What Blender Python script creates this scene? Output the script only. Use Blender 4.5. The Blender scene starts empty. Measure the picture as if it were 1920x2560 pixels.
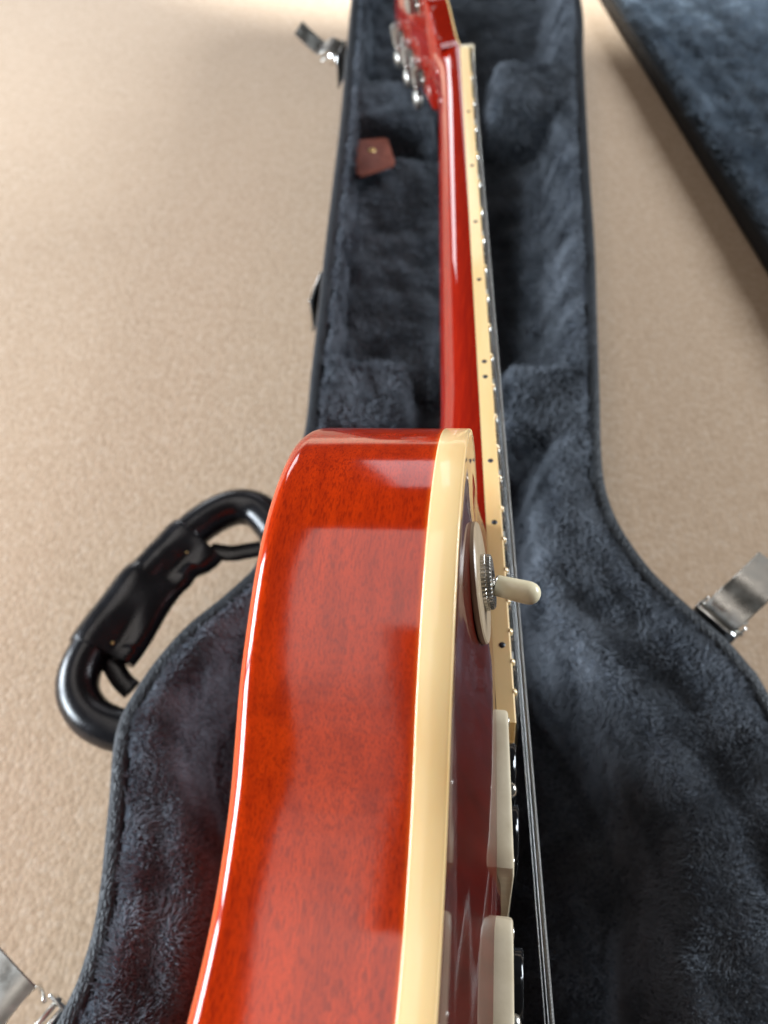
import bpy, math
import numpy as np
from mathutils import Matrix, Vector
rng = np.random.default_rng(7)
S = 0.001                                            # everything below is written in millimetres
scn = bpy.context.scene
COL = scn.collection

# ------------------------------------------------------------------ camera
LEAN = 0.11231588796542503
F = 1924.0
CW = np.array([-20.93107336, 79.78110059, 266.349436])
RW = np.array([[.994310773, -.0878187091, .060282314],
               [.106518011, .819759103, -.562715671],
               [0.0, .565935406, .824449584]])
cam_d = bpy.data.cameras.new('camera'); cam = bpy.data.objects.new('camera', cam_d); COL.objects.link(cam)
M = Matrix([list(RW[i]) + [CW[i]*S] for i in range(3)] + [[0, 0, 0, 1]])
cam.matrix_world = M
cam_d.sensor_fit = 'HORIZONTAL'; cam_d.sensor_width = 24.0; cam_d.lens = 24.0*F/1920
cam_d.clip_start = 0.005; cam_d.clip_end = 50
cam_d.dof.use_dof = True; cam_d.dof.focus_distance = 0.205; cam_d.dof.aperture_fstop = 11.5
scn.camera = cam

# ------------------------------------------------------------------ light of the room
w = bpy.data.worlds.new('World'); scn.world = w; w.use_nodes = True
bg = w.node_tree.nodes['Background']; bg.inputs[0].default_value = (1.0, .95, .88, 1); bg.inputs[1].default_value = .06
scn.view_settings.view_transform = 'Standard'; scn.view_settings.look = 'None'
scn.view_settings.exposure = .22; scn.view_settings.gamma = 1

def area(name, loc, target, sx, sy, power, col):
    d = bpy.data.lights.new(name, 'AREA'); d.shape = 'RECTANGLE'; d.size = sx; d.size_y = sy; d.energy = power; d.color = col
    o = bpy.data.objects.new(name, d); COL.objects.link(o); o.location = loc
    o.rotation_euler = (Vector(target)-Vector(loc)).to_track_quat('-Z', 'Y').to_euler()
    return o
area('window_light', (-1.9, .54, .42), (0, .4, -.1), .66, .6, 43, (.82, .91, 1.0))
area('window_light', (-1.9, -.26, .42), (0, .2, -.1), .70, .6, 52, (.82, .91, 1.0))
area('right_fill_light', (2.3, 1.3, .85), (.3, .7, -.17), 1.3, .7, 88, (.84, .92, 1.0))  # added fill lamp that brightens the carpet and lid on the right
def flat_lamp(name, x0, x1, y0, y1, rad): area(name, ((x0+x1)/2, (y0+y1)/2, 2.1), ((x0+x1)/2, (y0+y1)/2, 0), x1-x0, y1-y0, math.pi*rad*(x1-x0)*(y1-y0), (1.0, .93, .88))
flat_lamp('ceiling_veil_panel', -1.0, -.38, .10, 1.5, 2.2)  # stands in for the bright ceiling, sized to its reflection on the body side
for y0, y1, rad in ((-.12, .10, 2.05), (-.34, -.12, 1.85), (-.58, -.34, 1.6), (-.84, -.58, 1.35), (-1.15, -.84, 1.1), (-1.6, -1.15, .9)):
    flat_lamp('ceiling_veil_panel', -1.0, -.54, y0, y1, rad)  # added dimming strips that fade the veil and leave a dark patch beside the binding
area('neck_stripe_light', (-1.7, 3.0, .35), (0, .5, 0), .8, .5, 8, (.92, .96, 1.0))  # added lamp, placed to reflect as the pale stripe along the neck
area('shoulder_patch_light', (-.46, 2.9, 1.22), (-.1, .2, 0), .34, .95, 2.6, (.95, .93, 1.0))  # added lamp, sized to reflect as a patch on the body shoulder
sd = bpy.data.lights.new('sunbeam', 'SPOT'); sd.energy = 1000; sd.color = (.90, .97, 1.0); sd.spot_size = math.radians(34.4); sd.spot_blend = .3
sd.shadow_soft_size = .02
so = bpy.data.objects.new('sunbeam', sd); COL.objects.link(so); so.location = (0, 2.4, 3.0)
so.rotation_euler = (Vector((0, 2.05, -.178))-so.location).to_track_quat('-Z', 'Y').to_euler()

try:
    scn.cycles_curves.shape = 'RIBBONS'
except Exception:
    pass
scn.cycles.max_bounces = 8

# ------------------------------------------------------------------ helpers
DS = 1920/1659
def at(u, v, z, s=DS):
    """world point (mm) on the horizontal plane z seen at a given place of the photograph"""
    d = RW @ np.array([(u*s-960)/F, -(v*s-1280)/F, -1]); t = (z-CW[2])/d[2]
    return CW+t*d
def path(pts, z, s=DS): return np.array([at(u, v, z, s) for u, v in pts])
def crom(P, n=12, closed=False):
    P = np.asarray(P, float); N = len(P); out = []
    g = (lambda i: P[i % N]) if closed else (lambda i: P[min(max(i, 0), N-1)])
    for i in range(N if closed else N-1):
        p0, p1, p2, p3 = g(i-1), g(i), g(i+1), g(i+2); t = np.linspace(0, 1, n, endpoint=False)[:, None]
        out.append(.5*((2*p1)+(-p0+p2)*t+(2*p0-5*p1+4*p2-p3)*t**2+(-p0+3*p1-3*p2+p3)*t**3))
    if not closed: out.append(P[-1:])
    return np.vstack(out)
def mesh(name, V, Fc, mat=None, parent=None, smooth=True, auto=None):
    me = bpy.data.meshes.new(name); me.from_pydata((np.asarray(V, float)*S).tolist(), [], [list(map(int, f)) for f in Fc]); me.update()
    if smooth: me.polygons.foreach_set('use_smooth', [True]*len(me.polygons))
    if smooth and auto: me.set_sharp_from_angle(angle=math.radians(auto))
    o = bpy.data.objects.new(name, me); COL.objects.link(o)
    if mat: me.materials.append(mat)
    if parent: o.parent = parent
    return o
def empty(name, parent=None, loc=(0, 0, 0)):
    o = bpy.data.objects.new(name, None); COL.objects.link(o); o.empty_display_size = .02; o.location = [c*S for c in loc]
    if parent: o.parent = parent
    return o
class MB:
    def __init__(s): s.V = []; s.F = []
    def add(s, V, Fc):
        b = len(s.V); s.V += [tuple(v) for v in V]; s.F += [[i+b for i in f] for f in Fc]
    def build(s, name, mat, parent=None, smooth=True, auto=35): return mesh(name, s.V, s.F, mat, parent, smooth, auto)
def frame(d, up=(0, 0, 1)):
    d = np.asarray(d, float); d /= np.linalg.norm(d); up = np.asarray(up, float)
    if abs(d@up) > .97: up = np.array([0, 1., 0]) if abs(d[1]) < .9 else np.array([1., 0, 0])
    a = np.cross(up, d); a /= np.linalg.norm(a); return a, np.cross(d, a), d
def loft(rings, closed=True, caps=True):
    """rings: list of equal-length point loops"""
    n = len(rings[0]); V = np.vstack(rings); Fc = []
    m = n if closed else n-1
    for i in range(len(rings)-1):
        for j in range(m):
            k = (j+1) % n; Fc.append((i*n+j, i*n+k, (i+1)*n+k, (i+1)*n+j))
    if caps and closed: Fc.append(tuple(range(n))[::-1]); Fc.append(tuple(range((len(rings)-1)*n, len(rings)*n)))
    return V, Fc
def tube(P, r, n=12, ry=None, up=(0, 0, 1)):
    P = np.asarray(P, float); N = len(P); r = np.broadcast_to(r, (N,)); ry = r if ry is None else np.broadcast_to(ry, (N,)); rings = []
    a0 = None; th = np.linspace(0, 2*np.pi, n, endpoint=False)
    for i in range(N):
        d = P[min(i+1, N-1)]-P[max(i-1, 0)]; d = d/np.linalg.norm(d)
        if a0 is None: a, b, _ = frame(d, up)
        else: a = a0-d*(a0@d); a /= np.linalg.norm(a); b = np.cross(d, a)
        a0 = a; rings.append(P[i]+np.cos(th)[:, None]*a*r[i]+np.sin(th)[:, None]*b*ry[i])
    return loft(rings)
def lathe(prof, base, axis, n=24, up=(0, 0, 1)):
    """prof: (distance along the axis, radius)"""
    a, b, d = frame(axis, up); th = np.linspace(0, 2*np.pi, n, endpoint=False); base = np.asarray(base, float)
    return loft([base+d*h+np.cos(th)[:, None]*a*r+np.sin(th)[:, None]*b*r for h, r in prof])
def box(c, half, bev=.5, ax=None):
    """bevelled box; ax = three axes"""
    ax = np.eye(3) if ax is None else np.asarray(ax, float); hx, hy, hz = half; bev = min(bev, .45*min(half))
    def loop(ix, z): 
        x, y = hx-ix, hy-ix; q = bev
        return [(-x+q, -y, z), (x-q, -y, z), (x, -y+q, z), (x, y-q, z), (x-q, y, z), (-x+q, y, z), (-x, y-q, z), (-x, -y+q, z)]
    rings = [loop(bev, -hz), loop(0, -hz+bev), loop(0, hz-bev), loop(bev, hz)]
    V, Fc = loft([np.array(r) for r in rings]); return np.asarray(c)+V@ax, Fc
def arr_copy(o, parent, name=None):
    c = o.copy(); COL.objects.link(c); c.parent = parent; return c

# ------------------------------------------------------------------ materials
class N:
    def __init__(s, name, base=(.5, .5, .5), rough=.5, metal=0, coat=0, spec=.5, sheen=0):
        s.m = bpy.data.materials.new(name); s.m.use_nodes = True; s.t = s.m.node_tree; s.b = s.t.nodes['Principled BSDF']
        s.set('Base Color', (*base, 1)); s.set('Roughness', rough); s.set('Metallic', metal); s.set('Coat Weight', coat); s.set('Coat Roughness', .02)
        s.set('Specular IOR Level', spec); s.set('Sheen Weight', sheen)
    def set(s, k, v): s.b.inputs[k].default_value = v
    def n(s, typ, **kw):
        x = s.t.nodes.new(typ)
        for k, v in kw.items():
            if k.startswith('i_'): x.inputs[k[2:].replace('_', ' ')].default_value = v
            else: setattr(x, k, v)
        return x
    def l(s, a, b): s.t.links.new(a, b)
    def coord(s, scale=(1, 1, 1), kind='Object', rot=(0, 0, 0)):
        c = s.n('ShaderNodeTexCoord'); m = s.n('ShaderNodeMapping'); m.inputs['Scale'].default_value = scale; m.inputs['Rotation'].default_value = rot
        s.l(c.outputs[kind], m.inputs[0]); return m.outputs[0]
    def noise(s, co, scale, detail=3, rough=.55):
        x = s.n('ShaderNodeTexNoise'); x.inputs['Scale'].default_value = scale; x.inputs['Detail'].default_value = detail; x.inputs['Roughness'].default_value = rough
        s.l(co, x.inputs['Vector']); return x.outputs['Fac']
    def ramp(s, fac, stops):
        r = s.n('ShaderNodeValToRGB'); e = r.color_ramp.elements
        while len(e) < len(stops): e.new(.5)
        for q, (p, c) in zip(e, stops): q.position = p; q.color = (*c, 1) if not np.isscalar(c) else (c, c, c, 1)
        s.l(fac, r.inputs[0]); return r.outputs[0]
    def mix(s, fac, a, b, mode='MIX'):
        x = s.n('ShaderNodeMix', data_type='RGBA', blend_type=mode)
        for k, v in ((0, fac), (6, a), (7, b)):
            if hasattr(v, 'links'): s.l(v, x.inputs[k])
            else: x.inputs[k].default_value = v if np.isscalar(v) else (*v, 1)
        return x.outputs[2]
    def math(s, op, a, b=0):
        x = s.n('ShaderNodeMath', operation=op)
        for k, v in ((0, a), (1, b)):
            if hasattr(v, 'links'): s.l(v, x.inputs[k])
            else: x.inputs[k].default_value = v
        return x.outputs[0]
    def bump(s, h, strength=.3, dist=.0005, coat=False):
        x = s.n('ShaderNodeBump'); x.inputs['Strength'].default_value = strength; x.inputs['Distance'].default_value = dist
        s.l(h, x.inputs['Height']); s.l(x.outputs[0], s.b.inputs['Normal'])
        if coat: s.l(x.outputs[0], s.b.inputs['Coat Normal'])
    def col(s, c): s.l(c, s.b.inputs['Base Color'])

def mat_mahogany():
    k = N('cherry_lacquered_mahogany', rough=.5, coat=1, spec=.0); k.set('Coat Roughness', .09)
    co = k.coord((1, 1, 1))
    streak = k.noise(k.coord((2500, 330, 2500)), 1, 3, .62)
    fine = k.noise(k.coord((4200, 900, 4200)), 1, 2, .6)
    band = k.noise(k.coord((260, 9, 260)), 1, 4, .6)
    patch = k.noise(k.coord((30, 14, 30)), 1, 3, .5)
    big = k.noise(k.coord((18, 9, 18)), 1, 2, .5)
    base = k.ramp(big, [(.3, (.46, .023, .001)), (.55, (.54, .034, .001)), (.75, (.62, .048, .002))])
    base = k.mix(k.ramp(band, [(.36, .42), (.60, 0.)]), base, (.20, .006, .001))
    pore = k.ramp(streak, [(.50, 0.), (.60, 1.)]); pf = k.ramp(fine, [(.50, 0.), (.64, .8)])
    amt = k.ramp(patch, [(.25, .6), (.7, 1.)])
    p = k.math('MULTIPLY', k.math('MAXIMUM', pore, k.math('MULTIPLY', pf, .7)), amt)
    c = k.mix(k.math('MULTIPLY', p, .62), base, (.12, .004, .001))
    # thin amber edge where the stain was scraped off beside the binding and rubbed thin on the back edge
    sx = k.n('ShaderNodeSeparateXYZ'); k.l(co, sx.inputs[0])
    ed = k.n('ShaderNodeMapRange'); k.l(sx.outputs[0], ed.inputs[0])
    for i, v in zip((1, 2, 3, 4), (-.0084, -.0070, 0, 1)): ed.inputs[i].default_value = v
    eb = k.n('ShaderNodeMapRange'); k.l(sx.outputs[0], eb.inputs[0])
    for i, v in zip((1, 2, 3, 4), (-.0446, -.0425, 1, 0)): eb.inputs[i].default_value = v
    eo = k.n('ShaderNodeMapRange'); k.l(sx.outputs[0], eo.inputs[0])
    for i, v in zip((1, 2, 3, 4), (-.0448, -.0443, 0, 1)): eo.inputs[i].default_value = v
    ee = k.math('MAXIMUM', k.math('MULTIPLY', k.math('POWER', ed.outputs[0], 2), .9), k.math('MULTIPLY', k.math('MULTIPLY', eb.outputs[0], .6), eo.outputs[0]))
    k.col(k.mix(ee, c, (.85, .11, .006)))
    k.bump(k.noise(co, 500, 2), .02, .0004, True)
    return k.m
def mat_top():
    k = N('burst_lacquered_maple', rough=.35, coat=.75, spec=.1); k.set('Coat Roughness', .012)
    fl = k.noise(k.coord((60, 260, 30)), 1, 3)
    k.col(k.ramp(fl, [(.3, (.060, .003, .001)), (.7, (.10, .005, .002))])); return k.m
def mat_neck():
    k = N('cherry_lacquered_neck', rough=.5, coat=1, spec=.0)
    st = k.noise(k.coord((900, 60, 900)), 1, 3)
    k.col(k.ramp(st, [(.3, (.19, .006, .002)), (.6, (.25, .009, .002)), (.8, (.30, .013, .003))])); return k.m
def mat_binding(name='cream_binding', a=(.94, .60, .26), b=(.97, .68, .33)):
    k = N(name, rough=.3, coat=.6, spec=.4); k.set('Subsurface Weight', .15); k.set('Subsurface Radius', (.002, .0012, .0005)); k.set('Subsurface Scale', 1)
    k.set('Coat Roughness', .06)
    f = k.noise(k.coord((90, 12, 90)), 1, 3); k.col(k.ramp(f, [(.35, a), (.65, b)])); return k.m
def mat_plastic(name, a, b, rough=.35):
    k = N(name, rough=rough, spec=.5)
    f = k.noise(k.coord((150, 150, 150)), 1, 4); k.col(k.ramp(f, [(.35, a), (.65, b)]))
    k.bump(k.noise(k.coord(), 900, 2), .05, .0003); return k.m
def mat_metal(name, col, rough=.15, grime=.5):
    k = N(name, base=col, rough=rough, metal=1)
    f = k.noise(k.coord((90, 90, 90)), 1, 4)
    k.l(k.ramp(f, [(.3, rough*.7), (.75, rough*1.9)]), k.b.inputs['Roughness'])
    k.col(k.mix(k.ramp(k.noise(k.coord(), 240, 4), [(.5, 0.), (.8, grime)]), col, tuple(c*.45 for c in col))); return k.m
def mat_string(name, pitch):
    k = N(name, base=(.55, .55, .54), rough=.45, metal=1)
    if pitch:
        wv = k.n('ShaderNodeTexWave', wave_type='BANDS', bands_direction='Y'); wv.inputs['Scale'].default_value = math.pi*2/(20*pitch*S)*1.0
        wv.inputs['Distortion'].default_value = 0
        k.l(k.coord(), wv.inputs[0]); k.bump(wv.outputs[1], .8, .00022)
        k.col(k.ramp(wv.outputs[1], [(.15, (.18, .18, .18)), (.6, (.66, .66, .64))]))
    return k.m
def mat_plush(name, a, b):
    k = N(name, rough=.9, spec=.12, sheen=.08); k.set('Sheen Roughness', .5)
    k.set('Sheen Tint', (.75, .85, 1, 1))
    f = k.noise(k.coord(), 28, 4); k.col(k.ramp(f, [(.3, a), (.7, b)])); return k.m
def mat_tolex():
    k = N('black_tolex', base=(.014, .017, .021), rough=.5, spec=.3)
    v = k.n('ShaderNodeTexVoronoi', feature='DISTANCE_TO_EDGE'); v.inputs['Scale'].default_value = 520; k.l(k.coord((1, .6, 1)), v.inputs['Vector'])
    k.bump(k.math('MINIMUM', v.outputs[0], .25), .8, .0012); return k.m
def mat_carpet():
    k = N('beige_carpet', rough=.95, spec=.08, sheen=.15)
    co = k.coord()
    a = k.noise(co, 260, 4, .7); b = k.noise(co, 14, 3); c = k.noise(co, 3, 2)
    base = k.ramp(a, [(.28, (.43, .293, .19)), (.5, (.53, .378, .258)), (.72, (.62, .465, .335))])
    t = k.mix(k.ramp(b, [(.35, 0.), (.7, .55)]), base, (.53, .378, .258))
    k.col(k.mix(k.ramp(c, [(.35, 0.), (.65, .35)]), t, (.56, .40, .272)))
    v = k.n('ShaderNodeTexVoronoi', feature='F1'); v.inputs['Scale'].default_value = 330; k.l(k.mix(.004, co, k.n('ShaderNodeTexNoise', i_Scale=300).outputs['Color'], 'ADD'), v.inputs['Vector'])
    cell = k.n('ShaderNodeSeparateColor'); k.l(v.outputs['Color'], cell.inputs[0])
    prev = k.b.inputs['Base Color'].links[0].from_socket
    k.col(k.mix(.2, prev, k.ramp(cell.outputs[0], [(0., (.31, .205, .12)), (.35, (.46, .33, .215)), (.7, (.53, .39, .265)), (1., (.68, .58, .46))])))
    k.bump(k.math('SUBTRACT', 1, v.outputs['Distance']), .13, .0022); return k.m
def mat_leather(name, a, b, rough=.5):
    k = N(name, rough=rough, spec=.4); co = k.coord()
    k.col(k.ramp(k.noise(co, 130, 4), [(.3, a), (.7, b)]))
    k.bump(k.noise(co, 1400, 3), .25, .0004); return k.m
m_wood = mat_mahogany(); m_top = mat_top(); m_neck = mat_neck(); m_bind = mat_binding()
m_ring = mat_plastic('cream_plastic', (.68, .57, .39), (.78, .67, .48)); m_tip = mat_plastic('ivory_plastic', (.83, .74, .50), (.90, .82, .60), .28)
m_chip = mat_plastic('aged_cream_plastic', (.42, .31, .19), (.50, .38, .25), .3)
m_black = mat_plastic('black_plastic', (.003, .003, .004), (.006, .006, .007), .15)
m_ebony = mat_leather('dark_rosewood', (.012, .008, .006), (.03, .02, .014), .45)
m_chrome = mat_metal('chrome', (.78, .78, .76), .10, .35); m_nickel = mat_metal('worn_nickel', (.62, .60, .55), .22, .6)
m_satin = mat_metal('satin_nickel', (.40, .39, .36), .3, .3)
m_brass = mat_metal('brass', (.75, .58, .25), .25)
m_plush = mat_plush('charcoal_plush', (.035, .040, .050), (.060, .070, .085))
m_pile = mat_plush('charcoal_pile', (.066, .074, .086), (.150, .166, .190))
m_lidpile = mat_plush('blue_lit_pile', (.125, .158, .195), (.26, .32, .385))  # the lid's plush, with the bluish light falling on it put into the colour
m_tolex = mat_tolex(); m_carpet = mat_carpet(); m_leather = mat_leather('brown_leather', (.13, .035, .022), (.20, .062, .04)); m_rub = mat_leather('glossy_black_vinyl', (.006, .006, .007), (.012, .012, .014), .2)
m_pearl = mat_plastic('pearl', (.6, .58, .52), (.75, .74, .7), .25); m_dot = mat_plastic('dark_dot', (.012, .016, .02), (.02, .025, .03), .4)

# ------------------------------------------------------------------ carpet
ZC, ZR, ZF = -178.0, -85.0, -162.0          # carpet, case rim, case floor
gx = np.linspace(-1500, 1800, 60); gy = np.linspace(-900, 3600, 80)
X, Y = np.meshgrid(gx, gy, indexing='ij'); Vc = np.column_stack([X.ravel(), Y.ravel(), np.full(X.size, ZC)]); ny = len(gy)
Fc = [(i*ny+j, (i+1)*ny+j, (i+1)*ny+j+1, i*ny+j+1) for i in range(len(gx)-1) for j in range(ny-1)]
floor_o = mesh('carpet', Vc, Fc, m_carpet); floor_o['kind'] = 'structure'; floor_o['label'] = 'beige loop pile carpet under the open case'

# ------------------------------------------------------------------ fur
def curves_obj(name, root, dirs, lengths, bend, mat, parent, r0=.2, kind=None):
    n = len(root); pts = 4; hc = bpy.data.hair_curves.new(name); hc.add_curves([pts]*n)
    t = np.linspace(0, 1, pts)[None, :, None]
    P = root[:, None, :]+dirs[:, None, :]*lengths[:, None, None]*t+bend[:, None, :]*lengths[:, None, None]*t**2
    hc.attributes['position'].data.foreach_set('vector', (P*S).astype(np.float32).ravel())
    ra = hc.attributes.get('radius') or hc.attributes.new('radius', 'FLOAT', 'POINT')
    rr = np.tile(np.array([1, .95, .75, .25])*r0*S, n)*np.repeat(rng.uniform(.7, 1.3, n), pts)
    ra.data.foreach_set('value', rr.astype(np.float32))
    o = bpy.data.objects.new(name, hc); COL.objects.link(o); hc.materials.append(mat); o.parent = parent; o['kind'] = 'stuff'
    return o
KV = rng.normal(size=(24, 3)); KP = rng.uniform(0, 6.28, (24, 3))
def flow(P, wl):
    """smooth random vector field"""
    out = np.zeros_like(P)
    for i in range(12):
        kk = KV[i]/wl*2.2*(1+.25*(i % 4)); out += np.sin((P@kk)[:, None]+KP[i][None, :])
    return out/3.4
def sample(V, Fq, dens, keep=None):
    V = np.asarray(V); Fq = np.asarray(Fq); T = np.vstack([Fq[:, [0, 1, 2]], Fq[:, [0, 2, 3]]])
    a, b, c = V[T[:, 0]], V[T[:, 1]], V[T[:, 2]]; nn = np.cross(b-a, c-a); ar = np.linalg.norm(nn, axis=1)/2
    wgt = ar*(1 if keep is None else keep((a+b+c)/3))
    n = int(wgt.sum()/100*dens); idx = rng.choice(len(T), n, p=wgt/wgt.sum()); u, v = rng.random((2, n)); s = u+v > 1; u[s] = 1-u[s]; v[s] = 1-v[s]
    return a[idx]+(b-a)[idx]*u[:, None]+(c-a)[idx]*v[:, None], nn[idx]/(2*ar[idx][:, None]+1e-12)
def fur(name, V, Fq, dens, L, mat, parent, keep=None, comb=(0, 0, 0), r0=.22, wl=24, mess=.55, lenf=None):
    P, nrm = sample(V, Fq, dens, keep); n = len(P); nrm[nrm[:, 2] < 0] *= -1
    fl = flow(P, wl); f2 = flow(P+500, wl*.3)
    d = nrm*.8+fl*mess*.5+f2*.22+np.asarray(comb)+rng.normal(size=(n, 3))*.36
    sink = (d*nrm).sum(1); d += nrm*np.maximum(.30-sink, 0)[:, None]; d /= np.linalg.norm(d, axis=1)[:, None]
    bend = fl*.25+rng.normal(size=(n, 3))*.18+np.array([0, 0, -.12])
    ln = L*rng.uniform(.65, 1.2, n)*(1 if lenf is None else lenf(P))
    return curves_obj(name, P, d, ln, bend, mat, parent, r0)

# ------------------------------------------------------------------ the case
case = empty('guitar_case', loc=(0, 0, ZC)); case['label'] = 'open black guitar case lined with charcoal plush lying on the beige carpet'; case['category'] = 'guitar case'
case_off = np.array([0, 0, ZC])
left = [(757, 0), (746, 120), (733, 260), (716, 400), (700, 530), (684, 680), (670, 800), (655, 930)]
low = [(545, 1222), (480, 1283), (400, 1348), (332, 1424), (280, 1500), (252, 1556), (238, 1620), (230, 1720), (222, 1800), (212, 1900), (196, 2000), (168, 2095), (128, 2185)]
right = [(1258, 0), (1263, 120), (1270, 250), (1279, 400), (1288, 530), (1294, 700), (1299, 850), (1302, 960), (1310, 1040), (1332, 1110), (1368, 1172), (1420, 1238), (1500, 1312), (1570, 1374), (1622, 1432), (1662, 1490)]
Lp = path(left, ZR)[:, :2]; Lo = path(low, ZR)[:, :2]; Rp = path(right, ZR)[:, :2]
mid = np.array([[-104, 325], [-109, 295]])
y_end = 1110
cont = np.vstack([[[-155, y_end-60], [-125, y_end]], [[70, y_end+25], [92, y_end-50]][0:1], Rp[0:]])
tail = np.array([[178, 150], [172, 90], [186, 10], [203, -60], [200, -130], [160, -205], [80, -240], [-40, -240], [-130, -205], [-178, -130], [-180, -60], [-165, 0]])
cont = np.vstack([cont, tail, Lo[::-1], mid[::-1], Lp[::-1]])
outer = crom(cont, 8, closed=True)
def resample(P, step):
    P = np.vstack([P, P[:1]]); s = np.r_[0, np.cumsum(np.linalg.norm(np.diff(P, axis=0), axis=1))]; n = int(s[-1]/step); t = np.linspace(0, s[-1], n, endpoint=False)
    return np.column_stack([np.interp(t, s, P[:, 0]), np.interp(t, s, P[:, 1])])
outer = resample(outer, 5)
def inset_normals(P):
    T = np.roll(P, -2, 0)-np.roll(P, 2, 0); T /= np.linalg.norm(T, axis=1)[:, None]; Nn = np.column_stack([-T[:, 1], T[:, 0]])
    area_ = .5*np.sum(P[:, 0]*np.roll(P[:, 1], -1)-np.roll(P[:, 0], -1)*P[:, 1])
    return Nn if area_ > 0 else -Nn
inn = inset_normals(outer)
def band(prof):
    rings = [np.column_stack([outer+inn*i, np.full(len(outer), z)]) for i, z in prof]
    return loft(rings, True, False)
Vs, Fs = band([(2, ZC+2), (0, ZC+6), (0, ZR-4), (.8, ZR-1.2), (2.6, ZR), (6.5, ZR), (8.6, ZR-1), (9.2, ZR-6)])
Vs2 = np.vstack([Vs]); mesh('case_shell', Vs2-case_off, [f[::-1] for f in Fs], m_tolex, case)
bot = np.column_stack([outer+inn*2, np.full(len(outer), ZC+2)])
mesh('case_bottom', bot-case_off, [tuple(range(len(bot)))], m_tolex, case, smooth=False)

def dist_poly(Q, P):
    A = P; B = np.roll(P, -1, 0); d = np.full(len(Q), 1e9); ins = np.zeros(len(Q), bool)
    for a, b in zip(A, B):
        ab = b-a; t = np.clip(((Q-a)@ab)/(ab@ab+1e-12), 0, 1); d = np.minimum(d, np.linalg.norm(Q-a-t[:, None]*ab, axis=1))
        c = (a[1] > Q[:, 1]) != (b[1] > Q[:, 1]); ins ^= c & (Q[:, 0] < (b[0]-a[0])*(Q[:, 1]-a[1])/(b[1]-a[1]+1e-12)+a[0])
    return np.where(ins, d, -d)
def sst(a, b, x): t = np.clip((x-a)/(b-a), 0, 1); return t*t*(3-2*t)
STEP = 3.0
xs = np.arange(-200, 210, STEP); ys = np.arange(-100, 1106, STEP)
X, Y = np.meshgrid(xs, ys, indexing='ij'); Q = np.column_stack([X.ravel(), Y.ravel()]); D = dist_poly(Q, outer)
x, y = Q.T
body = 1-sst(300, 380, y)                     # wide padded roll round the body, thin one along the neck
rollw = np.where(x > 0, np.interp(y, [40, 131, 158, 179, 226, 267, 294, 327, 364, 410], [78, 80, 73, 67, 65, 60, 53, 37, 26, 14]),
                 np.interp(y, [40, 93, 117, 136, 163, 179, 205, 249, 320, 400], [38, 39, 42, 39, 30, 26, 20, 14, 12, 12]))
wall = np.where(x > 0, 24-body*12, 7-body*1)
hz = ZR+2.5*np.sin(np.clip((D-7)/np.maximum(rollw-7, 1), 0, 1)*np.pi)*(.4+body*.5)+body*3.0*np.exp(-((D-16)/5)**2)+body*2.5*np.exp(-((D-rollw+5)/5)**2)-1.5-body*7*np.exp(-((D-38)/12)**2)*(x > 0)*sst(50, 62, rollw)
t = sst(0, 1, (D-rollw)/wall); floor_z = np.where(y > 330, -140., ZF)
z = hz*(1-t)+floor_z*t
# compartment lid beside the neck on the left
comp = sst(440, 456, y)*(1-sst(712, 722, y))*(1-sst(-30, -18, x))*sst(10, 17, D)
z = np.maximum(z, np.where(comp > .01, -140+comp*27, -999))
compr = sst(440, 456, y)*(1-sst(745, 760, y))*sst(30, 50, x)*sst(10, 17, D); z = np.maximum(z, np.where(compr > .01, -140+compr*10, -999))
def pad(y0, y1, x0, x1, top, e=10):
    f = sst(y0-e, y0+e, y)*(1-sst(y1-e, y1+e, y))*sst(x0-e, x0+e, x)*(1-sst(x1-e, x1+e, x))*(D > 6)
    return np.where(f > .01, -140+(top+140)*f, -999)
for args in ((378, 436, -140, -42, ZR+1, 7), (386, 448, 16, 140, ZR-2, 7), (728, 800, -170, -48, ZR-6, 8), (765, 846, 0, 160, ZR-2, 8)): z = np.maximum(z, pad(*args))
lump = flow(np.column_stack([x, y, z*0]), 30)[:, 0]*1.6+flow(np.column_stack([x, y, z*0+90]), 12)[:, 1]*.7
z = z+lump*sst(6, 16, D)
lin_V = np.column_stack([x, y, z]); ny = len(ys); okv = D > 7.0
Fq = [(i*ny+j, (i+1)*ny+j, (i+1)*ny+j+1, i*ny+j+1) for i in range(len(xs)-1) for j in range(ny-1)]
Fq = [f for f in Fq if all(okv[k] for k in f)]
lining = mesh('plush_lining', lin_V-case_off, Fq, m_plush, case)
FqA = np.array(Fq); cen = lin_V[FqA].mean(1)
vis = FqA[(cen[:, 1] > 40) & (dist_poly(cen[:, :2], outer) > 9.6)]
def dens_keep(c):
    return np.clip(420/np.maximum(np.linalg.norm(c-CW, axis=1), 150), .35, 1.3)**1.2
padf = lambda P: 1+.7*np.exp(-((P[:, 1]-410)/40)**2)+.6*np.exp(-((P[:, 1]-785)/50)**2)
fur('plush_pile', lin_V-case_off, vis, 125, 3.0, m_pile, lining, keep=lambda c: dens_keep(c+case_off), r0=.21, lenf=lambda P: padf(P))

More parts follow.
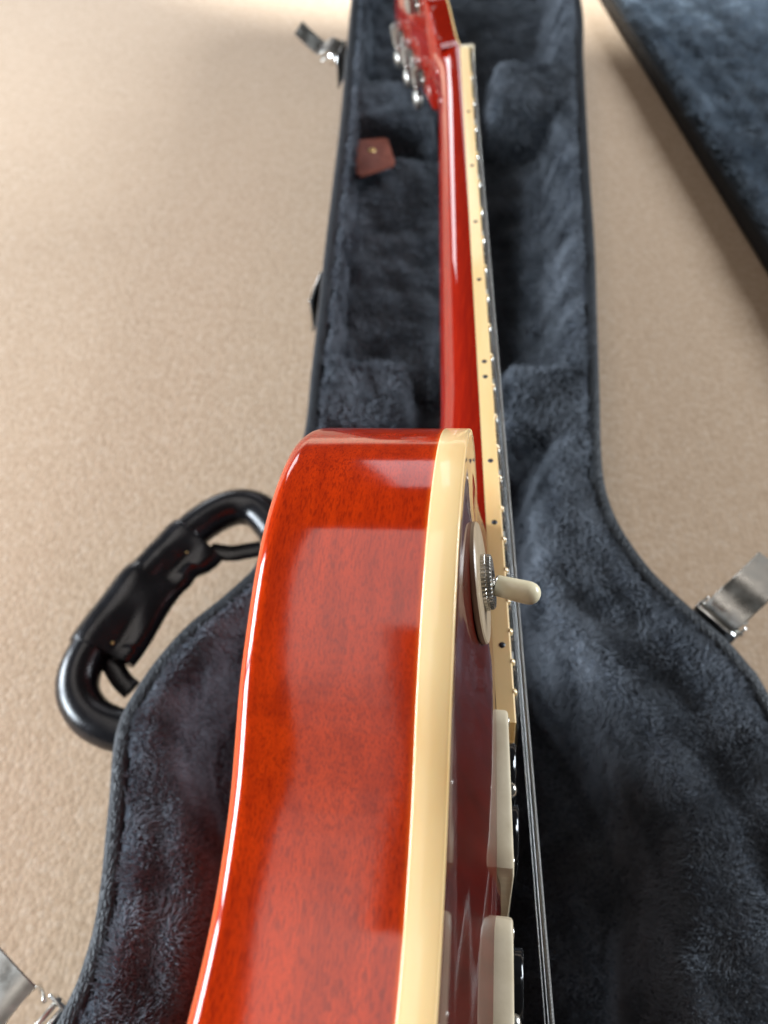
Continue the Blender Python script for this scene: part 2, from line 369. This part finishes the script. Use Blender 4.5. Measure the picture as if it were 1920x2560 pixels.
# ------------------------------------------------------------------ handle
hd = empty('handle', case)
def flat(pts, z): return path(pts, z)-case_off
HP = crom(flat([(600, 1150), (560, 1105), (520, 1095), (478, 1106), (430, 1136), (372, 1188), (310, 1250), (248, 1325), (200, 1395), (172, 1452), (170, 1502), (196, 1546), (240, 1572), (280, 1580)], -115), 8)
mesh('grip_tube', *tube(HP, 11.0, 18), m_rub, hd)
SL = crom(flat([(408, 1155), (372, 1188), (310, 1250), (248, 1325), (196, 1402)], -115), 10)
V, Fc = [], []
rings = []
T = np.gradient(SL, axis=0); T /= np.linalg.norm(T, axis=1)[:, None]
for i, (p, d) in enumerate(zip(SL, T)):
    f_ = i/(len(SL)-1); a = np.cross(d, [0, 0, 1.]); a /= np.linalg.norm(a)
    if a[0] < 0: a = -a
    fw = 26+1.6*math.sin(f_*8.5+.8)-2.2*math.exp(-((f_-.30)/.05)**2); rr = 11.9-1.6*math.exp(-((f_-.44)/.05)**2)+.5*math.sin(f_*15); cr_ = 1-.22*math.exp(-((f_-.44)/.06)**2)
    th = np.linspace(math.radians(88), math.radians(272), 14); ring = [p+a*rr*np.cos(q)+np.array([0, 0, 1.])*rr*np.sin(q) for q in th]
    va = 2.0*math.sin(f_*11+1.2)
    for q_, h_ in ((.30, -10.2), (.55, -7.2), (.82, -5.6), (.97, -3.2), (1.02, 0), (.97, 3.6), (.82, 6.2), (.60, (6.2+va)), (.42, 7.6+va*.8), (.24, 10.4)):
        ring.append(p+a*fw*q_+np.array([0, 0, h_*cr_]))
    rings.append(np.array(ring))
mesh('grip_wrap', *loft(rings), m_rub, hd, auto=50)
for pa in ([(408, 1155), (405, 1158)], [(196, 1402), (193, 1407)]):
    q = flat([pa[0], pa[1]], -115); d = (q[1]-q[0])/np.linalg.norm(q[1]-q[0])
    a = np.cross(d, [0, 0, 1.]); th = np.linspace(0, 2*np.pi, 24)
    mesh('wrap_collar', *tube(np.array([q[0]+a*11.3*np.cos(k)+np.array([0, 0, 11.3*np.sin(k)]) for k in th]), .9, 6), m_rub, hd)
for (u, v) in ((404, 1193), (243, 1389)):
    c = flat([(u, v)], -109)[0]
    mesh('hole_spot', *lathe([(0, 1.0), (.5, .9), (.7, .5), (.75, .05)], c, (0, 0, 1), 12), m_brass, hd)  # small bright discs in place of holes that let the carpet show through
for pts in ([(455, 1190), (500, 1195), (535, 1190), (565, 1185)], [(236, 1425), (262, 1468), (285, 1490)]):
    P = crom(flat(pts, -118), 6); mesh('hanger_strap', *tube(P, 5.5, 10, 2.0), m_rub, hd)
c = flat([(246, 1586)], -125)[0]; mesh('mount_plate', *box(c+[4, 0, 0], (7, 5, 1.2), .5), m_chrome, hd)

# ------------------------------------------------------------------ latches
def strip(P, wdir, wid, th):
    P = np.asarray(P, float); wdir = np.asarray(wdir, float)/np.linalg.norm(wdir); rings = []
    for i in range(len(P)):
        d = P[min(i+1, len(P)-1)]-P[max(i-1, 0)]; d /= np.linalg.norm(d); n = np.cross(d, wdir); n /= np.linalg.norm(n); hw = wid/2; b = min(th*.4, .5)
        rings.append(np.array([P[i]-wdir*(hw-b)-n*th/2, P[i]+wdir*(hw-b)-n*th/2, P[i]+wdir*hw-n*(th/2-b), P[i]+wdir*hw+n*(th/2-b), P[i]+wdir*(hw-b)+n*th/2, P[i]-wdir*(hw-b)+n*th/2, P[i]-wdir*hw+n*(th/2-b), P[i]-wdir*hw-n*(th/2-b)]))
    return loft(rings)
def latch(p, outd, along, lever, width, label, wire=True):
    """p: point on the case wall just under the rim; lever: (outward, up) points of the opened lever"""
    L = empty('latch', case); L['label'] = label
    o = np.array([*outd, 0.]); o /= np.linalg.norm(o); al = np.array([*along, 0.]); al /= np.linalg.norm(al); up = np.array([0, 0, 1.])
    P = crom([p+o*a+up*b for a, b in lever], 8)
    mesh('lever', *strip(P, al, width, 1.3), m_satin, L, auto=40)
    mesh('back_plate', *box(p+o*.9-up*14, (width*.62, .9, 15), .4, np.array([al, o, up])), m_chrome, L)
    for s_ in ((-1, 1) if wire else ()):
        q = p+al*s_*(width/2+1.6)
        mesh('hinge_ear', *box(q+o*4-up*3, (.7, 4.5, 5), .4, np.array([al, o, up])), m_chrome, L)
    if wire: mesh('hinge_pin', *tube([p-al*(width/2+3)+o*5-up*1, p+al*(width/2+3)+o*5-up*1], 1.2, 8), m_nickel, L)
    if wire:
        q = p+o*9-up*1
        mesh('wire_loop', *tube(crom([q-al*width*.42, q-al*width*.42+o*9-up*6, q+al*width*.42+o*9-up*6, q+al*width*.42], 6), .9, 8), m_nickel, L)
    return L
p = at(1545, 1345, ZR-6)-case_off
latch(p, (.72, .69), (.72, -.69), [(2, -4), (5, 3), (13, 8), (22, 10), (30, 15), (37, 20)], 20, 'opened chrome latch on the right edge of the case')
p = at(738, 108, ZR-8)-case_off
latch(p, (-1, .12), (.12, 1), [(2, 0), (12, 4), (20, 0), (30, 6), (42, 16)], 26, 'opened chrome latch beside the headstock')
p = at(684, 620, ZR-16)-case_off
latch(p, (-1, .1), (.1, 1), [(1.5, -4), (2.5, -8), (2.5, -16), (2.0, -26), (3.2, -30)], 26, 'chrome latch hanging down beside the neck', wire=False)
p = at(92, 2240, ZR-12)-case_off
latch(p, (-.86, .5), (.5, .86), [(16, -1), (22, 0), (30, -.5), (40, -1), (60, -2)], 19, 'chrome latch lever below the handle')

# ------------------------------------------------------------------ leather pull tab on the compartment lid
tab = empty('pull_tab', case)
tz = -99.0
TP = path([(757, 306), (762, 300), (830, 296), (838, 300), (853, 352), (850, 360), (780, 384), (770, 380)], tz)-case_off
cx_ = TP.mean(0); rr = []
for k, (zz, sc) in enumerate(((-2.2, .95), (-1.7, 1), (.6, 1), (1.1, .95))):
    q = cx_+(TP-cx_)*sc; q = q.copy(); q[:, 2] += zz+ (TP[:, 0]-cx_[0])*.03-((TP[:, 1]-cx_[1])*.05); rr.append(q)
tb = mesh('leather_flap', *loft(rr), m_leather, tab, auto=50)
c = path([(803, 326)], tz)[0]-case_off
mesh('stud', *lathe([(0, 3.6), (1.0, 3.3), (1.8, 1.9), (2.0, .05)], c+[0, 0, 0], (0, 0, 1), 14), m_brass, tab)

# ------------------------------------------------------------------ lid, opened flat on the carpet to the right
lid = empty('lid', case)
ZL = -159.0
e0, e1 = at(1295, 0, ZC), at(1659, 600, ZC); ld = (e0-e1)/np.linalg.norm(e0-e1); lo = np.array([ld[1], -ld[0], 0])   # along the edge away from the camera; outward to the right
A0 = e1-ld*560; A0[2] = ZL
ls = np.arange(0, 1200, 4.0); lt = np.r_[0, .8, 2.5, 5.5, 7.5, 8.2]; lz = np.array([ZL-4, ZL-1.2, ZL, ZL, ZL-1, ZL-5])
rings = [np.array([A0+ld*s_+lo*0+[0, 0, ZC+3-ZL]]+[A0+ld*s_+lo*a+[0, 0, b-ZL] for a, b in zip(lt, lz)]) for s_ in ls]
V, Fc = loft(rings, False, False); mesh('lid_shell', V-case_off, [f[::-1] for f in Fc], m_tolex, lid)
mesh('lid_piping', *tube([A0+ld*s_+lo*9.0+[0, 0, -.6]-case_off for s_ in ls[::4]], 1.7, 8), m_tolex, lid)
us = np.arange(6, 330, 3.5); SS, UU = np.meshgrid(ls, us, indexing='ij'); nu = len(us)
prof = np.interp(UU, [6, 10, 18, 26, 34, 44, 60, 72, 84, 100, 330], [-3, 1, 2.5, 1, -3, -8, -9, -5, -9, -6, -2])
Vl = (A0[None, None]+ld*SS[..., None]+lo*UU[..., None]).reshape(-1, 3); Vl[:, 2] = ZL+prof.ravel(); lump = flow(np.column_stack([Vl[:, 0], Vl[:, 1], 0*Vl[:, 0]]), 36)
Vl[:, 2] += lump[:, 0]*1.3*sst(26, 60, UU.ravel())-5*np.exp(-((UU.ravel()-118-4*lump[:, 1])/5)**2)*sst(-.5, .3, lump[:, 2])-3*np.exp(-((UU.ravel()-34)/4)**2)
Fl = [(i*nu+j, i*nu+j+1, (i+1)*nu+j+1, (i+1)*nu+j) for i in range(len(ls)-1) for j in range(nu-1)]
ll = mesh('lid_lining', Vl-case_off, Fl, m_plush, lid)
fur('lid_pile', Vl-case_off, Fl, 26, 6.5, m_lidpile, ll, r0=.32)

# ------------------------------------------------------------------ the guitar
G = empty('electric_guitar'); G.rotation_euler = (0, -LEAN, 0)
G['label'] = 'cherry red electric guitar with cream binding standing on its edge in the open case'; G['category'] = 'guitar'
FT = 7.0
TAN = math.tan(math.radians(4.3766)); X22, TH, BW = 15.075, 44.8, 6.96
def fret(n): return 628*2**(-n/12)
Y22 = fret(22)
def fx(y): return X22-(y-Y22)*TAN               # height of the fingerboard edge (fret top)
def fz(y): return 28.5-(y-Y22)/(628-Y22)*7       # half width of the fingerboard
bass = [(241.94, 24.4), (240.86, 42.11), (238.05, 62.95), (232.21, 84.32), (220.53, 105.07), (200.15, 122.09), (172.13, 128.64), (140.98, 123.2), (112.05, 111.2), (85.67, 108.8), (51.5, 118.37), (10.58, 139.38), (-31.14, 163.33), (-73.1, 175.9)]
treb = [(-118, 172), (-158, 140), (-182, 78), (-188, 0), (-182, -70), (-160, -118), (-120, -146), (-80, -154), (-40, -146), (10, -126), (51, -110), (85, -103), (112, -106), (141, -114), (165, -120), (190, -119), (208, -110), (219, -97), (214, -80), (200, -62), (186, -45), (180, -31), (200, -26), (232, -22), (241, 0)]
OL = resample(crom(bass+treb, 14, closed=True), 2.5)
nI = inset_normals(OL)
SP = np.column_stack([np.clip(OL[:, 0]*.7, -110, 118), np.zeros(len(OL))])
def yz(P2, x): return np.column_stack([np.broadcast_to(x, (len(P2),)), P2])
def body_rings(prof): return [yz(OL+nI*i, x) for x, i in prof]
R_ = 4.8
back = [(-TH+R_*(1-math.cos(a)), R_*(1-math.sin(a))) for a in np.linspace(0, math.pi/2, 8)]
rings = body_rings(back)+body_rings([(-TH*.6, 0), (-TH*.35, 0), (-BW, 0)])
V, Fc = loft(rings, True, False); Fc = Fc+[tuple(range(len(OL)))[::-1]]; body_o = mesh('body', V, Fc, m_wood, G, auto=40)
b0 = .12
V, Fc = loft(body_rings([(-BW, .6), (-BW, -b0*.3), (-BW+.3, -b0), (-.7, -b0), (-.3, -.02), (-.08, .2), (0, .5), (.0, 1.7), (-.4, 1.72)]), True, False)
mesh('body_binding', V, Fc, m_bind, G)
tl = np.r_[np.linspace(0, .12, 8), np.linspace(.15, 1, 22)]
RT = []
for t_ in tl:
    P2 = OL+nI*1.65*(1-t_); P2 = P2+(SP-P2)*t_; RT.append(P2)
Pt = np.vstack(RT); Dt = np.abs(dist_poly(Pt, OL))
AD = np.array([0, 8, 20, 40, 64, 85, 108, 140]); AX = np.array([0, -.25, .9, 4.3, 9.8, 11.5, 12.1, 12.2])
_ad = np.linspace(0, 140, 281); _ax = np.interp(_ad, AD, AX)
for _ in range(40): _ax[1:-1] = (_ax[:-2]+2*_ax[1:-1]+_ax[2:])/4
def arch(d, y): return np.interp(d, _ad, _ax)*np.interp(y, [40, 86, 125, 176, 260], [1.04, 1.02, .97, .70, .60])
py, pz = Pt.T; xt = arch(Dt, py)
cap = fx(py)-FT-.05; wu = (1-sst(29, 58, np.abs(pz)))*sst(150, 176, py); xt = xt+(cap*sst(0, 9, Dt)-xt)*wu; xt = np.where((np.abs(pz) < 30) & (py > 166), np.minimum(xt, cap), xt)
V = np.column_stack([xt-.02, Pt]); n = len(OL); Fc = [(i*n+j, i*n+(j+1) % n, (i+1)*n+(j+1) % n, (i+1)*n+j) for i in range(len(tl)-1) for j in range(n)]
mesh('carved_top', V, [f for f in Fc], m_top, G)
# strap button on the shoulder
mesh('strap_button', *lathe([(-1, 3), (0, 3.5), (2, 2.6), (6, 2.6), (8, 6), (10, 6.5), (11, 5.5), (11.3, .1)], (-20, 235, 68), (0, .95, .3), 20), m_chrome, G)

# fingerboard, neck
yn = np.linspace(628, 168, 60)
rings = []
for yy in yn:
    w_ = fz(yy)-1.6; e = fx(yy)-1.0; zz = np.linspace(-w_, w_, 13); xx = e+(w_**2-zz**2)/(2*305)
    rings.append(np.vstack([[e-FT+1.0, yy, -w_], np.column_stack([xx, np.full(13, yy), zz]), [e-FT+1.0, yy, w_]]))
mesh('fingerboard', *loft(rings), m_ebony, G, auto=40)
mb = MB()
for s_ in (1, -1):
    rings = [np.array([(fx(yy)-FT, yy, s_*(fz(yy)-1.65)), (fx(yy)-FT, yy, s_*fz(yy)), (fx(yy)-1.4, yy, s_*fz(yy)), (fx(yy)-1.0, yy, s_*(fz(yy)-.4)), (fx(yy)-.98, yy, s_*(fz(yy)-1.6))]) for yy in np.r_[628, [fret(k) for k in range(1, 23)], 165.8]]
    mb.add(*loft(rings))
    for k in range(1, 23):     # binding nibs at the fret ends
        yy = fret(k); mb.add(*tube([(fx(yy)-1.15, yy, s_*(fz(yy)-1.9)), (fx(yy)-1.15, yy, s_*(fz(yy)-.75)), (fx(yy)-1.5, yy, s_*(fz(yy)-.1))], [1.25, 1.2, .75], 10))
w_ = fz(167); mb.add(*box((fx(167)-FT/2-.5, 166.6, 0), (FT/2-.5, .8, w_-.1), .3))
mb.build('fingerboard_binding', m_bind, G)
for k in range(1, 23):
    yy = fret(k); w_ = fz(yy)-1.7; zz = np.linspace(-w_, w_, 9); mesh('fret', *tube(np.column_stack([fx(yy)-1.0+(w_**2-zz**2)/610, np.full(9, yy), zz]), 1.05, 6), m_nickel, G)
for k in (3, 5, 7, 9, 12, 15, 17, 19, 21):
    a, b = fret(k-1), fret(k)
    for off in ((-.25, .25) if k == 12 else (0,)):
        yy = (a+b)/2+off*(a-b); mesh('side_dot', *lathe([(-.3, 1.1), (.06, 1.1), (.08, .05)], (fx(yy)-3.9, yy, fz(yy)), (0, 0, 1), 12), m_dot, G)
    yy = (a+b)/2; hw = (a-b)*.36; w_ = fz(yy)*.62
    mesh('inlay', [(fx(yy)+.15, yy-hw, -w_), (fx(yy)+.15, yy+hw, -w_*.82), (fx(yy)+.15, yy+hw, w_*.82), (fx(yy)+.15, yy-hw, w_), (fx(yy)-1, yy-hw, -w_), (fx(yy)-1, yy+hw, -w_*.82), (fx(yy)-1, yy+hw, w_*.82), (fx(yy)-1, yy-hw, w_)], [(0, 1, 2, 3), (4, 7, 6, 5), (0, 4, 5, 1), (1, 5, 6, 2), (2, 6, 7, 3), (3, 7, 4, 0)], m_pearl, G, smooth=False)
HB = math.radians(17)
rings = []
for yy in np.r_[648, 640, 634, 628, 615, np.linspace(600, 262, 14), 252, 246, 238, 225]:
    w_ = fz(min(yy, 628)); dep = 15.5+2.5*(628-min(yy, 628))/400
    if yy > 612: dep += 3.0*math.exp(-((yy-636)/13)**2)
    if yy < 300: dep += 16*sst(0, 1, (300-yy)/62.)
    th = np.linspace(0, math.pi, 19); xb = fx(min(yy, 634))-FT-max(0, yy-634)*math.tan(HB)*.9
    c_ = np.cos(th); s_ = np.sin(th)
    rings.append(np.column_stack([xb-dep*s_**.9, np.full(19, yy), w_*np.sign(c_)*np.abs(c_)**.9]))
mesh('neck', *loft(rings), m_neck, G, auto=60)
# nut
mesh('nut', *box((fx(630)+.2-FT/2+1.3, 630.6, 0), (FT/2+.9, 2.3, 21.4), .6), m_ring, G)
# headstock
hx0 = fx(632)-FT+.6
hdir = np.array([-math.sin(HB), math.cos(HB), 0]); hn = np.array([math.cos(HB), math.sin(HB), 0]); hz_ = np.array([0, 0, 1.])
hs = crom([(0, 21.5), (10, 22.5), (22, 30), (34, 36.5), (60, 37.5), (100, 40), (135, 43.5), (158, 46), (172, 44), (178, 30), (172, 12), (166, 0)], 5)
hs = np.vstack([hs, [(s_, -z_) for s_, z_ in hs[::-1][1:]]])
H0 = np.array([hx0, 632.5, 0])
def hp(s_, d, z_): return H0+hdir*s_+hn*d+hz_*z_
def hring(d, k): 
    c = np.array([85, 0]); return np.array([hp(*((c+(q-c)*k))[[0]], d, ((c+(q-c)*k))[1]) for q in hs])
HT = 14.5
mesh('headstock', *loft([hring(-HT, .975), hring(-HT+.8, .995), hring(-HT+1.8, 1), hring(-1.2, 1)]), m_neck, G, auto=40)
mesh('headstock_face', *loft([hring(-1.15, .999), hring(-.2, .999), hring(.2, .99)]), m_black, G, auto=40)
mesh('headstock_binding', *loft([hring(-1.1, 1.004), hring(-.1, 1.004), hring(-.1, .985), hring(-1.1, .985), hring(-1.1, 1.004)], True, False), m_bind, G)
mesh('heel_cap', *lathe([(0, 6), (1, 5.5), (1.4, .1)], hp(12, .3, 0), hn, 12), m_black, G)
for side in (1, -1):
    for s0 in (72, 111, 150):
        T_ = empty('tuner', G); zc = side*(23+.04*s0)
        ax = np.array([hdir, hn, hz_])
        mesh('tuner_housing', *box(hp(s0, -HT-4.2, zc), (6.5, 4.0, 8), 1.8, ax), m_satin, T_, auto=40)
        mesh('mounting_plate', *box(hp(s0, -HT-.5, zc), (14, .6, 6.5), .4, ax), m_chrome, T_, auto=40)
        for d_ in (-11.5, 11.5): mesh('plate_screw', *lathe([(0, 1.9), (.9, 1.6), (1.3, .1)], hp(s0+d_, -HT-1.1, zc), -hn, 10), m_nickel, T_)
        mesh('tuner_shaft', *tube([hp(s0, -HT-4.5, zc+side*7), hp(s0, -HT-4.5, zc+side*14)], 2.2, 10), m_chrome, T_)
        bt = [(0, .2), (.4, 4), (2, 6.4), (6, 7.6), (10, 7.0), (12.5, 5), (13.6, 1.5), (13.7, .1)]
        V, Fc = lathe(bt, (0, 0, 0), (0, 0, side), 18); V[:, 1] *= .5
        V2 = np.array([hp(s0, -HT-4.5, zc+side*13)+hdir*v[0]+hn*v[1]+hz_*v[2] for v in V]); mesh('tuner_button', V2, Fc, m_satin, T_)
        mesh('tuner_post', *lathe([(-1, 5), (1, 5), (1.2, 3), (4, 2.7), (12, 2.7), (12.5, 2.2), (12.6, .1)], hp(s0, 0, side*(23+.03*s0)), hn, 14), m_chrome, T_)

# pickups
def rrect(hy, hz2, r, n=6):
    P = []
    for cy, cz, a0 in ((hy-r, hz2-r, 0), (-hy+r, hz2-r, 90), (-hy+r, -hz2+r, 180), (hy-r, -hz2+r, 270)):
        for a in np.linspace(0, 90, n): P.append((cy+r*math.cos(math.radians(a0+a)), cz+r*math.sin(math.radians(a0+a))))
    return np.array(P)
def fine(P, n=96):
    P = np.vstack([P, P[:1]]); s_ = np.r_[0, np.cumsum(np.linalg.norm(np.diff(P, axis=0), axis=1))]; t_ = np.linspace(0, s_[-1], n, endpoint=False); return np.column_stack([np.interp(t_, s_, P[:, 0]), np.interp(t_, s_, P[:, 1])])
def top_x(y_, z_):
    d = np.abs(dist_poly(np.array([[y_, z_]]), OL))[0]; return float(arch(np.array([d]), y_)[0])
def pickup(yc, x_hi, x_lo, up, label):
    """x_hi / x_lo: ring height at its neck and bridge ends"""
    K = empty('pickup', G); K['label'] = label
    o_ = fine(rrect(23, 45, 4)); i_ = fine(rrect(19.2, 36.5, 3))
    xf = lambda yy: x_lo+(x_hi-x_lo)*((yy+23)/46)
    oy = [top_x(yc+a, b) for a, b in o_]
    rings = [np.column_stack([np.array(oy)-.4, o_+[yc, 0]]), np.column_stack([[xf(a)-1.1 for a, b in o_], o_+[yc, 0]]), np.column_stack([[xf(a)-.35 for a, b in o_], o_*.992+[yc, 0]]), np.column_stack([[xf(a) for a, b in o_], o_*.972+[yc, 0]]),
             np.column_stack([[xf(a) for a, b in i_], i_*1.015+[yc, 0]]), np.column_stack([[xf(a)-.5 for a, b in i_], i_+[yc, 0]]), np.column_stack([np.full(len(i_), 6.5), i_+[yc, 0]])]
    mesh('pickup_ring', *loft(rings, True, False), m_ring, K, auto=35)
    mesh('pickup_base', *box((9, yc, 0), (2.4, 18.8, 35.9), .6), m_black, K, smooth=False)
    for s_ in (1, -1):
        bo = rrect(8.7, 33.8, 8.2, 8); xb = xf(s_*9)
        q = [np.column_stack([np.full(len(bo), xx), bo*k_+[yc+s_*9.2, 0]]) for xx, k_ in ((xb-2, 1), (xb+up-.8, 1), (xb+up-.2, .985), (xb+up, .95))]
        mesh('bobbin', *loft(q), m_black, K, auto=40)
        for j in range(6):
            mesh('pole_piece', *lathe([(-1, 2.3), (.5, 2.3), (.9, 1.9), (1, .1)], (xb+up-.75, yc+s_*9.2, -25+j*10), (1, 0, 0), 12), m_nickel, K)
    for s_ in (1, -1):
        mesh('height_screw', *lathe([(-1, 2.1), (.3, 2.15), (1.1, 1.8), (1.6, 1.0), (1.7, .1)], (xf(0)+.1, yc, s_*39.6), (1, 0, 0), 16), m_nickel, K)
        for t_ in (1, -1): mesh('ring_screw', *lathe([(-.5, 1.6), (.1, 1.6), (.3, 1.2), (.35, .1)], (xf(t_*19), yc+t_*19.3, s_*41), (1, 0, 0), 10), m_nickel, K)
    return K
pickup(142, 12.0, 14.4, 2.1, 'pickup next to the fingerboard'); pickup(86.5, 14.2, 15.3, 2.8, 'middle pickup')
# bridge (below the frame) carries the strings
BR = empty('bridge', G)
mesh('bridge_bar', *box((21, 0, 0), (4.5, 5.5, 42), 1.5), m_nickel, BR, auto=40)
for s_ in (1, -1): mesh('bridge_post', *lathe([(0, 3), (12, 3), (12.5, 5.5), (15, 5.5), (15.3, .1)], (6, 0, s_*37), (1, 0, 0), 14), m_nickel, BR)
# strings
gauges = [(1.17, .30), (.91, .24), (.66, .2), (.43, 0), (.33, 0), (.25, 0)]
for i, (g_, pt) in enumerate(gauges):
    zn = 17.6-i*7.04; zb = 25.5-i*10.2
    cn = fx(628)+.9+.12*i+(21.5**2-zn**2)/610; xb = fx(0)+3.4+.22*i+(26**2-zb**2)/610
    P = [(cn-1.5-.0, 640, zn*1.05), (cn, 629, zn)]+[(cn+(xb-cn)*t_, 629*(1-t_), zn+(zb-zn)*t_) for t_ in np.linspace(.1, 1, 10)]
    mesh('string', *tube(P, g_/2, 8), mat_string('wound_string' if pt else 'plain_string', pt), G)

# toggle switch
SW = empty('toggle_switch', G)
sy, sz = 182.5, 86.6; sx0 = top_x(sy, sz)
e_ = .5; nv = np.array([1, (top_x(sy-3, sz)-top_x(sy+3, sz))/6, (top_x(sy, sz-3)-top_x(sy, sz+3))/6]); nv /= np.linalg.norm(nv)
sb = np.array([sx0, sy, sz])
mesh('switch_washer', *lathe([(-.3, 16.0), (.1, 16.3), (1.1, 16.3), (1.5, 15.9), (1.55, 15), (1.55, 6.5)], sb, nv, 64), m_chip, SW, auto=30)
kn = MB(); nk = 40; th = np.linspace(0, 2*np.pi, nk*4, endpoint=False); a_, b_, d_ = frame(nv)
def kring(h, r, amp): 
    rr_ = r+amp*np.where((np.arange(nk*4) % 4) < 2, 0, -1.0); return sb+d_*h+np.cos(th)[:, None]*a_*rr_[:, None]+np.sin(th)[:, None]*b_*rr_[:, None]
kn.add(*loft([kring(1.4, 7.2, 0), kring(1.6, 7.6, .42), kring(2.6, 7.6, .42), kring(2.8, 7.1, 0), kring(2.9, 7.1, 0), kring(3.1, 7.5, .42), kring(3.9, 7.3, .42), kring(4.2, 6.8, 0), kring(4.2, 3.0, 0), kring(2.6, 2.8, 0)]))
kn.build('knurled_nut', m_nickel, SW, auto=25)
tip_d = np.array([1, -.24, .02]); tip_d /= np.linalg.norm(tip_d)
mesh('lever', *lathe([(0, 2.0), (6, 1.8), (6.1, .1)], sb+nv*1.6, tip_d, 18), m_chrome, SW)
tb0 = sb+nv*1.6+tip_d*3.4
mesh('tip_collar', *lathe([(-.4, 2.0), (-.3, 2.7), (.1, 2.75), (.1, 1.7)], tb0, tip_d, 24), m_nickel, SW)
mesh('switch_tip', *lathe([(0, 1.9), (0, 2.65), (.3, 2.8), (4, 2.95), (8, 3.1), (9.1, 3.05), (10.3, 2.7), (11.2, 2.0), (11.7, 1.0), (11.85, .05)], tb0, tip_d, 28), m_tip, SW)
